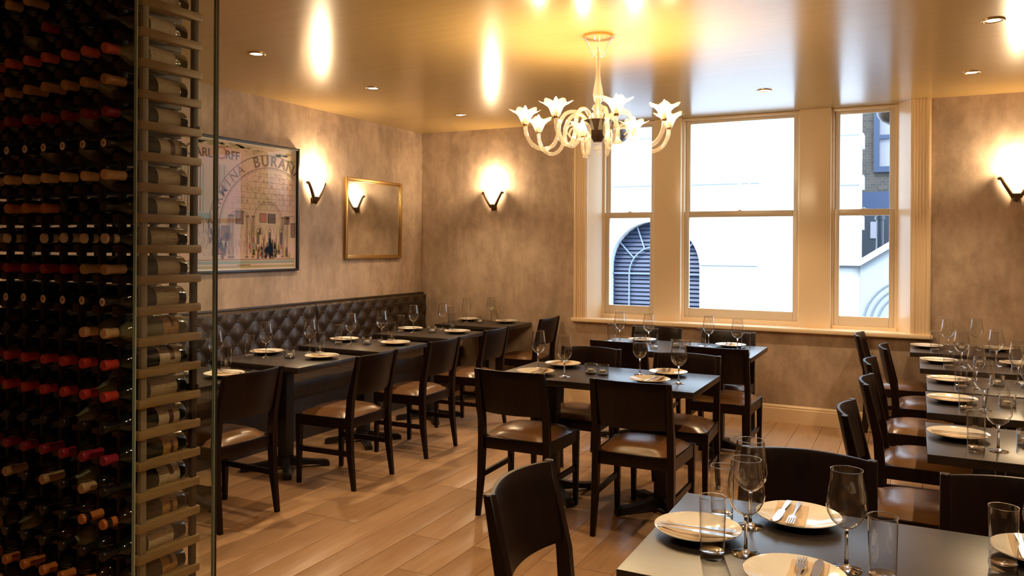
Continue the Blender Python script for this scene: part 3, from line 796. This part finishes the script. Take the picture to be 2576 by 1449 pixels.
wine_t = [('bowl', bowl_me, (0, 0, 0), (0, 0, 0), [('rim', rim_me)]), ('stem', stem_me)]
high_t = [('body', hb_me, (0, 0, 0), (0, 0, 0), [('rim', hb_rim)]), ('base', hb_base)]
tl_body = lathe('holder', [(.0365, .014), (.0375, .060), (.0350, .060), (.0345, .014)], 'glass_thin', 24, 60)
tl_base = lathe('base', [(0, 0), (.034, 0), (.0368, .003), (.0368, .016), (0, .013)], 'glass_base', 24, 40)
tl_can = lathe('tealight', [(0, .014), (.019, .014), (.019, .028), (.017, .027), (0, .026)], 'candle', 18, 40)
cand_t = [('holder', tl_body), ('base', tl_base), ('tealight', tl_can)]
def plate_z(r):
    """height of the plate's upper face at radius r"""
    P = [(0, .006), (.055, .006), (.066, .009), (.112, .022), (.1145, .0235)]
    for (r0, z0), (r1, z1) in zip(P, P[1:]):
        if r <= r1: return z0 + (z1 - z0) * (r - r0) / (r1 - r0)
    return 0.
NAP_X, NAP_W, NAP_L = .022, .085, .175       # napkin offset on the plate, width, length
def napkin_top(x, y):
    """top of the folded napkin, in the plate's own coordinates"""
    return plate_z(math.hypot(x, y)) + .0043 + .0010 * math.sin(40 * (x - NAP_X) + 25 * y)
def napkin_mesh():
    bm = bmesh.new(); nx, ny = 10, 18; lo, up = [], []
    for j in range(ny + 1):
        a, b = [], []
        for i in range(nx + 1):
            x = -NAP_W / 2 + NAP_W * i / nx; y = -NAP_L / 2 + NAP_L * j / ny
            a.append(bm.verts.new((x, y, plate_z(math.hypot(x + NAP_X, y)) + .0003))); b.append(bm.verts.new((x, y, napkin_top(x + NAP_X, y))))
        lo.append(a); up.append(b)
    for j in range(ny):
        for i in range(nx):
            bm.faces.new((lo[j][i], lo[j + 1][i], lo[j + 1][i + 1], lo[j][i + 1])); bm.faces.new((up[j][i], up[j][i + 1], up[j + 1][i + 1], up[j + 1][i]))
    for j in range(ny):
        for i in (0, nx): bm.faces.new((lo[j][i], lo[j + 1][i], up[j + 1][i], up[j][i]))
    for i in range(nx):
        for j in (0, ny): bm.faces.new((lo[j][i], lo[j][i + 1], up[j][i + 1], up[j][i]))
    return finish(bm, 'napkin', 'napkin', 50)
napkin_me = napkin_mesh()
def cutlery(nm, prof, tines=False):
    """prof: (y, half width, z) along the piece"""
    bm = bmesh.new(); a, b = [], []
    for y, w, z in prof:
        a.append([bm.verts.new((-w, y, z)), bm.verts.new((w, y, z))]); b.append([bm.verts.new((-w, y, z + .0022)), bm.verts.new((w, y, z + .0022))])
    for i in range(len(prof) - 1):
        bm.faces.new((a[i][0], a[i][1], a[i + 1][1], a[i + 1][0])); bm.faces.new((b[i][0], b[i][1], b[i + 1][1], b[i + 1][0]))
        bm.faces.new((a[i][0], a[i + 1][0], b[i + 1][0], b[i][0])); bm.faces.new((a[i][1], a[i + 1][1], b[i + 1][1], b[i][1]))
    for k in (0, -1): bm.faces.new((a[k][0], a[k][1], b[k][1], b[k][0]))
    if tines:
        y0, _, z0 = prof[-1]
        for i in range(4): add_box(bm, (-.0105 + .0058 * i, y0 - .001, z0), (-.0105 + .0058 * i + .0030, y0 + .045, z0 + .0022))
    return finish(bm, nm, 'steel', 40)
KNIFE = [(-.10, .004, 0), (-.095, .0075, 0), (-.06, .0065, 0), (-.02, .0045, 0), (-.005, .005, 0), (.0, .009, 0), (.05, .0105, 0), (.085, .0095, 0), (.102, .004, .0004), (.108, .001, .0008)]
FORK = [(-.10, .004, 0), (-.095, .0075, 0), (-.06, .005, 0), (-.01, .0025, 0), (.02, .003, .0004), (.035, .009, .0012), (.055, .0115, .0016)]
knife_me = cutlery('knife', KNIFE); fork_me = cutlery('fork', FORK, True)
def rest_z(prof, dx, dy, rot):
    """lowest height at which a straight piece lying on the napkin and plate touches them"""
    z = 0.; c, s_ = math.cos(R(rot)), math.sin(R(rot))
    for q in range(43):
        y = -.10 + .005 * q
        w = .0105 if y > -.0 else .0078
        for e in (-1, -.5, 0, .5, 1):
            px, py = dx + c * e * w - s_ * y, dy + s_ * e * w + c * y
            on = abs(px - NAP_X) <= NAP_W / 2 + .002 and abs(py) <= NAP_L / 2 + .002
            z = max(z, napkin_top(px, py) if on else plate_z(math.hypot(px, py)))
    return z
ZT = .75
GR = {'plate': 'place setting plates', 'napkin': 'folded napkins on the plates', 'knife': 'knives on the napkins', 'fork': 'forks on the napkins', 'wine': 'wine glasses on the tables', 'high': 'tall tumblers on the tables', 'cand': 'glass tealight holders'}
def setting(x, y, face, where):
    """face: direction from the diner to the table (0 = +y)"""
    a = R(face + random.uniform(-8, 8)); M = Matrix.Rotation(a, 3, 'Z')
    tag(link('dinner_plate', plate_me, None, (x, y, ZT), (0, 0, a)), 'cream round plate ' + where, 'plate', GR['plate'])
    def on(nm, me, dx, dy, rot, lab, cat, g, dz=0.):
        p = M @ Vector((dx, dy, 0)); tag(link(nm, me, None, (x + p.x, y + p.y, ZT + dz), (0, 0, a + R(rot))), lab + where, cat, g)
    on('napkin', napkin_me, NAP_X, 0, 0, 'folded cream napkin ', 'napkin', GR['napkin'])
    rk_, rf_ = random.uniform(-6, 4), random.uniform(-4, 5)
    on('knife', knife_me, .043, .0, rk_, 'steel knife ', 'knife', GR['knife'], rest_z(KNIFE, .043, 0, rk_))
    on('fork', fork_me, .010, .0, rf_, 'steel fork ', 'fork', GR['fork'], rest_z(FORK, .010, 0, rf_))
def wine(x, y, where): place('wine_glass', wine_t, (x, y, ZT), random.uniform(0, 6), 'clear stemmed wine glass ' + where, 'wine glass', GR['wine'])
def high(x, y, where): place('highball_glass', high_t, (x, y, ZT), random.uniform(0, 6), 'clear straight water glass ' + where, 'water glass', GR['high'])
def cand(x, y, where): place('tealight_holder', cand_t, (x, y, ZT), 0, 'low glass tealight holder ' + where, 'candle holder', GR['cand'])
BW = ['on the table behind the wine rack', 'on the second bench table', 'on the middle bench table', 'on the fourth bench table', 'on the corner table']
for i, y in enumerate(BENCH_T):
    w = BW[i]; top = i == 4
    dy = .06 if i != 4 else .09
    up = .15 if top else .09
    setting(-4.062, y + up, -90, w + ', bench side'); setting(-3.575 if not top else -3.63, y + (.10 if not top else .15), 90, w + ', chair side')
    wine(*((-3.885, y - .05) if i == 2 else (-4.00, y + .00) if top else (-3.935, y - .05)), w + ', bench side'); wine(-3.825 if i < 4 else -3.84, y + .265 if i < 4 else y + .22, w + ', chair side')
    high(*((-3.967, y - .10) if i == 2 else (-4.12, y - .10) if top else (-4.03, y - .105)), w + ', bench side')
    if i < 4: high(-3.715, y + .245, w + ', chair side')
    cand(-3.775 if i < 4 else -3.85, y + .01, w)
for x, y, f, w in [(-2.02, 4.32, 0, 'bench end, rack side'), (-1.33, 4.375, 0, 'lone-chair end, rack side'), (-2.0, 4.69, 180, 'bench end, window side'), (-1.31, 4.68, 180, 'lone-chair end, window side')]:
    setting(x, y, f, 'on the chandelier table, ' + w)
for x, y, w in [(-2.095, 4.52, 'bench end, window side'), (-1.83, 4.315, 'bench end, rack side'), (-1.46, 4.60, 'lone-chair end, window side'), (-1.175, 4.415, 'lone-chair end, rack side')]:
    wine(x, y, 'on the chandelier table, ' + w)
cand(-1.735, 4.50, 'on the chandelier table, bench end'); cand(-1.655, 4.49, 'on the chandelier table, lone-chair end')
for x, y, f, w in [(-1.955, 6.215, 180, 'bench end, sill side'), (-1.25, 6.21, 180, 'far end, sill side'), (-1.93, 5.81, 0, 'bench end, chandelier side'), (-1.22, 5.81, 0, 'far end, chandelier side')]:
    setting(x, y, f, 'on the window table, ' + w)
for x, y, w in [(-2.105, 6.10, 'bench end, sill side'), (-1.40, 6.13, 'far end, sill side'), (-1.86, 6.08, 'bench end, chandelier side'), (-1.15, 5.955, 'far end, chandelier side')]:
    wine(x, y, 'on the window table, ' + w)
for x, y, w in [(-2.14, 6.00, 'bench end, sill side'), (-1.43, 6.03, 'far end, sill side'), (-1.745, 5.84, 'bench end, chandelier side'), (-1.07, 5.84, 'far end, chandelier side')]:
    high(x, y, 'on the window table, ' + w)
cand(-1.62, 5.99, 'on the window table, bench end'); cand(-1.54, 5.98, 'on the window table, far end')
FW = 'on the lone-chair table, '
for x, y, f, w in [(-.512, 2.125, -90, 'in front of the lone chair'), (-.285, 2.355, 180, 'beside the open floor'), (-.24, 1.925, 0, 'opposite the open floor setting'), (.29, 2.355, 180, 'next to the small tables')]:
    setting(x, y, f, FW + w)
for x, y, w in [(-.372, 2.045, 'before the lone chair'), (-.398, 2.252, 'between the two corner settings'), (-.140, 2.06, 'in the middle'), (.275, 2.185, 'next to the small tables')]:
    wine(x, y, FW + w)
for x, y, w in [(-.442, 1.985, 'before the lone chair'), (-.480, 2.277, 'between the two corner settings'), (-.060, 2.025, 'in the middle'), (.196, 2.235, 'next to the small tables')]:
    high(x, y, FW + w)
RW = ['on the small table farthest from the window', 'on the small table fourth from the window', 'on the middle small table', 'on the small table second from the window', 'on the small table touching the window wall']
for i, (y, x) in enumerate(RT):
    w = RW[i]
    setting(x - .265, y + .04, -90, w + ', chair side'); setting(x + .20, y + .12 if i > 2 else y + .06, 90, w + ', far side')
    wine(x - .14 if i < 4 else x - .13, y - .135, w + ', chair side'); wine(*((x + .065, y + .04) if i > 2 else (x + .085, y + .18)), w + ', far side')
    high(x - .215, y - .17 if i != 3 else y - .2, w + ', chair side'); high(x + .17, y - .05 if i > 2 else y - .10, w + ', far side')
    cand(x - .03, y + .02, w)

# ------------------------------------------------------------------ wine rack, bottles and glass screen
XRK, PIT, ZP = -2.22, .1012, .1008
YF, YR_ = 1.752, 1.985
NC = 9
rk = link('wine_rack', None, None, (XRK, YF, 0)); tag(rk, 'tall slatted timber wine rack filled with bottles beside a glass screen', 'wine rack')
post_f = box('post', (-.025, 0, 0), (-.008, .022, ZC - .001), 'post_wood', .002); post_r = box('post', (-.025, 0, 0), (-.008, .022, ZC - .001), 'rack_wood_dark', .002)
slat_me = box('slat', (-.033, -.010, -.028), (0, YR_ - YF + .006, 0), 'slat_wood', .005)
slat_shaded_me = box('slat', (-.033, -.010, -.028), (0, YR_ - YF + .006, 0), 'slat_shaded', .005)
ZS = lambda k: 2.222 - ZP * k
KS = list(range(-4, 21))
for c in range(NC + 1):
    x = -c * PIT
    link('post', post_f if c == 0 else post_r, rk, (x, 0.004, 0)); link('post', post_r, rk, (x, YR_ - YF - .026, 0))
    for k in KS: link('slat', slat_me if c == 0 else slat_shaded_me, rk, (x, 0, ZS(k)))
for zz in (.05, 1.0, 1.9, 2.68):
    link('rail', box('rail', (-NC * PIT - .02, .225, zz), (-.006, .2335, zz + .03), 'rack_wood_dark'), rk)
# bottles: local z along the bottle from the base
def bottle_body(nm, r, hs, m):
    return lathe(nm, [(0, .006), (r * .55, .004), (r * .9, .0), (r, .006), (r, hs), (r * .93, hs + .018), (r * .68, hs + .038), (.0165, hs + .058), (.0142, hs + .075), (.0138, .275), (.0158, .279), (.0158, .290), (.0135, .292), (0, .292)], m, 20, 45)
BODY = [bottle_body('body', .0405, .178, 'bottle_glass'), bottle_body('body', .0415, .150, 'bottle_glass'), bottle_body('body', .0405, .178, 'bottle_brown'), bottle_body('body', .0405, .178, 'bottle_clear')]
def cap_mesh(m):
    return lathe('capsule', [(.0155, .222), (.0150, .230), (.0150, .274), (.0168, .279), (.0168, .292), (.0155, .2955), (.010, .2958), (0, .2958)], m, 16, 45)
CAPS = {k: cap_mesh('cap_' + k) for k in ('red', 'pink', 'gold', 'wax', 'cream', 'orange', 'silver', 'crimson', 'black', 'tan')}
RING = lathe('ring', [(.0172, .268), (.0176, .272), (.0176, .282), (.0172, .286)], 'cap_black', 16, 45)
DISC = lathe('end_disc', [(0, .2966), (.0125, .2966), (.0135, .2958)], 'medal_white', 16)
DISC_IN = lathe('disc_mark', [(0, .2971), (.0065, .2971)], 'cap_gold', 12)
def label_mesh(i, z0, z1, r, band):
    bm = bmesh.new(); a = R(105)
    add_lathe(bm, [(r + .0004, z0), (r + .0006, z1)], 16, None, -a, a)
    if band:
        add_lathe(bm, [(r + .0009, z0 + .3 * (z1 - z0)), (r + .0009, z0 + .5 * (z1 - z0))], 10, None, -R(45), R(45), 1)
    return finish(bm, 'label', ['bottle_label_%d' % i, 'label_band'], 180)
LABELS = [[label_mesh(i, z0, z1, r, b) for i, z0, z1, b in ((0, .035, .125, 0), (1, .03, .115, 1), (2, .045, .150, 0), (3, .04, .10, 1), (1, .055, .155, 0))] for r in (.0405, .0415)]
rb = random.Random(11)
def capfor(k, c):
    """capsule colour, ring, disc by shelf k (0 = near the top) and column c (0 = beside the glass)"""
    if k == 1: return 'pink', 0, 0
    if k == 2: return 'gold', 0, 0
    if k == 3: return 'wax', 0, 0
    if k == 4: return 'black', 0, 1
    if k == 5: return 'cream', 0, 0
    if k == 6: return ('orange', 0, 0) if c in (3, 4, 5) else ('black', 0, 0)
    if k == 7: return ('silver', 1, 0) if c != 4 else ('black', 0, 0)
    if k == 8: return ('tan', 0, 0) if c < 2 else ('crimson', 0, 0)
    if k == 9: return 'black', 0, 1
    if k == 10: return ('cream', 0, 0) if c < 2 else ('black', 0, 0)
    if k == 11: return 'red', 0, 0
    if k == 12: return 'red', 0, 0
    if k == 13: return 'black', 0, 0
    if k == 14: return ('crimson', 0, 0)
    if k == 15: return ('tan', 0, 0) if c % 2 else ('black', 0, 0)
    if k == 16: return ('orange', 1, 0) if c < 2 else ('black', 0, 0)
    if k == 18: return 'orange', 0, 0
    if k == -1: return ('tan', 0, 0) if c in (4, 5) else ('black', 0, 0)
    return rb.choice(('black', 'black', 'black', 'wax', 'tan')), 0, 0
CAPW = dict(red='red foil cap', pink='pale red foil cap', gold='gold foil cap', wax='dark red waxed cap', cream='cream cap', orange='orange foil cap', silver='silver ringed cap', crimson='crimson cap', black='black cap', tan='tan cap')
BK = [k for k in KS if -3 <= k <= 19]
for c in range(NC):
    for k in BK:
        bi = rb.choices((0, 1, 2, 3), (6, 2, 2, 1))[0]
        rr = .0415 if bi == 1 else .0405
        gap = (PIT - .033) / 2
        zc = ZS(k) + math.sqrt(rr * rr - gap * gap) - .0020
        cx = XRK - .033 - c * PIT - gap
        y0 = 1.958 - (.004 * rb.random())
        cap, ring, disc = capfor(k, c)
        r = link('wine_bottle', None, None, (cx, y0, zc), (R(90), 0, 0)); r.empty_display_size = .05
        tag(r, 'wine bottle with %s%s, %s column from glass screen, %s shelf down' % (CAPW[cap], ' and white disc' if disc else '', ORD[c], ORD[k + 3]), 'wine bottle', 'wine bottles in the rack')
        link('body', BODY[bi], r); cpo = link('capsule', CAPS[cap], r)
        if ring: link('ring', RING, cpo)
        if disc: link('end_disc', DISC, cpo); link('disc_mark', DISC_IN, cpo)
        if c == 0 or rb.random() < .8:
            lo = link('label', rb.choice(LABELS[1 if bi == 1 else 0]), r)
            lo.rotation_euler = (0, 0, R(rb.uniform(-25, 55)))
# glass screen beside the rack
gs = link('glass_screen', None, None, (-2.155, 1.836, 0)); tag(gs, 'frameless clear glass screen standing at the end of the wine rack', 'glass screen')
g0, g1 = 1.675 - 1.836, 1.985 - 1.836
link('sheet', box('sheet', (-.006, g0, .012), (.006, g1, ZC - .012), 'case_glass'), gs)
for yy in (g0 - .0035, g1): link('edge', box('edge', (-.006, yy, .012), (.006, yy + .0035, ZC - .012), 'glass_edge'), gs)
link('seal', box('seal', (-.007, g1 + .0036, 0), (.007, g1 + .0115, ZC), 'black_iron'), gs)
for zz in (0, ZC - .02): link('channel', box('channel', (-.012, g0, zz), (.012, g1, zz + .02), 'steel'), gs)

# ------------------------------------------------------------------ outside the windows
YO = 11.
ob = link('building', None, None, (0, YO, 0)); tag(ob, 'white stuccoed building across the alley with an arched louvred window', 'building')
def outer_wall():
    bm = bmesh.new(); M = Matrix(((1, 0, 0, 0), (0, 0, 1, 0), (0, 1, 0, 0), (0, 0, 0, 1)))
    cx, cz, rr = -3.30, 1.22, .655
    arch = [(cx + rr * math.cos(R(t)), cz + rr * math.sin(R(t))) for t in range(0, 181, 6)]
    def poly(p): add_poly(bm, [(a, b, 0) for a, b in p], M, .35)
    poly([(-9, -1), (cx - rr, -1), (cx - rr, 7), (-9, 7)])
    poly([(cx + rr, -1), (-.605, -1), (-.605, 7), (cx + rr, 7)])
    poly([(cx - rr, -1), (cx + rr, -1), (cx + rr, .35), (cx - rr, .35)])
    poly([(cx - rr, 7)] + [p for p in reversed(arch)] + [(cx + rr, 7)])
    return finish(bm, 'wall', 'stucco')
w = link('wall', outer_wall(), ob)
jl = box('joint', (0, -.004, 0), (1, .01, .018), 'stucco_line')
for x0, x1, z in ((-4.3, -3.25, 2.372), (-2.85, -1.85, 2.366), (-2.63, -1.87, 1.25), (-.9, -.607, 2.945), (-.9, -.607, 2.305), (-.9, -.607, .62), (-4.3, -3.25, 3.05)):
    o = link('joint', jl, w, (x0, 0, z)); o.scale = (x1 - x0, 1, 1)
for z in (2.80, 2.27, 1.75): link('quoin', box('quoin', (-.62, -.02, z), (-.572, .30, z + .17), 'stucco'), ob)
link('course_and_shadow', box('course_and_shadow', (-1.3, -.13, 1.29), (-.602, .01, 1.375), 'stucco', .01), ob)
link('course_and_shadow', box('course_and_shadow', (-1.3, -.08, 1.255), (-.602, .01, 1.288), 'stucco_line'), ob)  # dark strip: painted shadow line below the course
# arched louvre
lv = link('louvred_window', box('backing', (-3.97, .22, .34), (-2.63, .26, 1.90), 'louvre'), ob)
lm = box('louvre', (-.66, -.012, -.02), (.66, .012, .03), 'louvre', .004)
for i in range(26):
    z = .40 + .06 * i; h = .655 if z < 1.22 else math.sqrt(max(.0, .655 ** 2 - (z - 1.22) ** 2))
    if h > .05:
        o = link('louvre', lm, lv, (-3.30, .17, z), (R(-28), 0, 0)); o.scale = (h / .66, 1, 1)
def bar(pts, rad=.011): link('glazing_bar', tube('glazing_bar', pts, rad, 'bar_white', 6), lv)
bar([(-3.30 + .40 * math.cos(R(t)), .12, 1.12 + .40 * math.sin(R(t))) for t in range(0, 181, 10)])
bar([(-3.70, .12, .36), (-3.70, .12, 1.12)]); bar([(-2.90, .12, .36), (-2.90, .12, 1.12)]); bar([(-3.30, .12, .36), (-3.30, .12, 1.52)])
bar([(-3.95, .12, 1.125), (-2.65, .12, 1.125)])
for t in (35, 65, 115, 145): bar([(-3.30 + .40 * math.cos(R(t)), .12, 1.12 + .40 * math.sin(R(t))), (-3.30 + .66 * math.cos(R(t)), .12, 1.20 + .66 * math.sin(R(t)))])
link('window_sill', box('window_sill', (-4.0, -.06, .30), (-2.6, .2, .36), 'stucco'), ob)
# stair parapet beside it
sp = link('stair_parapet', None, None, (0, YO - .06, 0)); tag(sp, 'white sloping stair parapet with moulded coping and arch relief outside the brick view', 'parapet')
M = Matrix(((1, 0, 0, 0), (0, 0, 1, 0), (0, 1, 0, 0), (0, 0, 0, 1)))
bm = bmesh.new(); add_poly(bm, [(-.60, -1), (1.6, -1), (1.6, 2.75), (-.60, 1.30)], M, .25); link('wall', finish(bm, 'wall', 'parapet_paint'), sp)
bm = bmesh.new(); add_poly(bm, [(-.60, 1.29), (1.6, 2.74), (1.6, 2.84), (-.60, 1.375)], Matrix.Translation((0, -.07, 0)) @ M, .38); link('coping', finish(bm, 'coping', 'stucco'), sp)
bm = bmesh.new(); add_poly(bm, [(-.60, 1.255), (1.6, 2.705), (1.6, 2.735), (-.60, 1.285)], Matrix.Translation((0, -.03, 0)) @ M, .30); link('coping_shadow', finish(bm, 'coping_shadow', 'parapet_shade'), sp)  # dark strip paints the shadow line under the sloping coping
bm = bmesh.new()
for ra, rb_ in ((.58, .60), (.50, .515), (.42, .43)):
    add_tube(bm, [(.02 + ra * math.cos(R(t)), -.005, .56 + ra * math.sin(R(t))) for t in range(0, 181, 8)], .012, 6)
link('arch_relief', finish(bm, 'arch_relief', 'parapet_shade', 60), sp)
# brick house further back
bh = link('brick_house', None, None, (0, 17, 0)); tag(bh, 'dark brick house with a blue sash window behind the stair parapet', 'house')
link('wall', box('wall', (-2.5, 0, -1), (6, .4, 9), 'brick'), bh)
link('fascia', box('fascia', (-2.5, -.12, 2.22), (6, .02, 2.60), 'blue_paint'), bh)
fw = link('window', boxes('window', [((-.70, -.08, 2.98), (-.60, .0, 4.25)), ((.45, -.08, 2.98), (.55, .0, 4.25)), ((-.60, -.08, 2.98), (.45, .0, 3.09)), ((-.60, -.08, 3.62), (.45, .0, 3.70)), ((-.60, -.08, 4.17), (.45, .0, 4.25))], 'blue_paint'), bh)
for a, b in ((3.09, 3.62), (3.70, 4.17)): link('pane', box('pane', (-.60, -.03, a), (.45, -.01, b), 'far_pane'), fw)
link('shop_front', box('shop_front', (-2.5, -.10, .2), (6, .01, 2.20), 'pipe'), bh)
for xx in (-.75, -.30): link('shop_pane', box('shop_pane', (xx, -.13, 1.70), (xx + .25, -.101, 2.02), 'far_pane'), bh)
pp_ = link('drain_pipe', None, None, (-.46, 13.5, 0)); tag(pp_, 'fat dark blue-black drain pipe with a bend before the brick house', 'pipe')
link('pipe', tube('pipe', spline([(.0, 0, 2.1), (.0, 0, 1.75), (-.01, 0, 1.45), (-.10, 0, 1.32), (-.35, 0, 1.28)], 6), .062, 'pipe', 14), pp_)
link('collar', tube('collar', [(0, 0, 1.95), (0, 0, 2.0)], .08, 'pipe', 14), pp_)
link('bracket', box('bracket', (-.08, -.09, 1.10), (.02, .09, 1.26), 'pipe', .01), pp_); link('stand', tube('stand', [(-.03, 0, 0), (-.03, 0, 1.12)], .03, 'pipe', 10), pp_)
st = struct('ground_outside', box('ground_outside', (-20, YB + .32, -.6), (20, 40, -.5), 'asphalt'), 'grey paved alley outside the windows')
# round dark lamps hanging outside the window head
lampshade = lathe('shade', [(.0, .16), (.06, .155), (.115, .12), (.15, .06), (.16, .0), (.155, .0), (.145, .055), (.11, .112), (.0, .15)], 'bowl_dark', 28, 60)
for x, z, d in ((-.155, 2.62, 'outside the brick view'), (-2.80, 2.585, 'outside the slim sash beside the chandelier')):
    t = link('outdoor_lamp', None, None, (x, 7.92, z)); tag(t, 'round dark hanging lamp ' + d, 'outdoor lamp', 'hanging lamps outside the window')
    bm = bmesh.new(); add_lathe(bm, [(0, -.0), (.06, .01), (.11, .035), (.145, .09), (.155, .15), (.15, .22), (.10, .27), (.03, .29), (0, .29)], 28)
    link('shade', finish(bm, 'shade', 'bowl_dark', 60), t); link('arm', tube('arm', [(0, -.38, .33), (0, 0, .33), (0, 0, .285)], .014, 'pipe', 8), t)
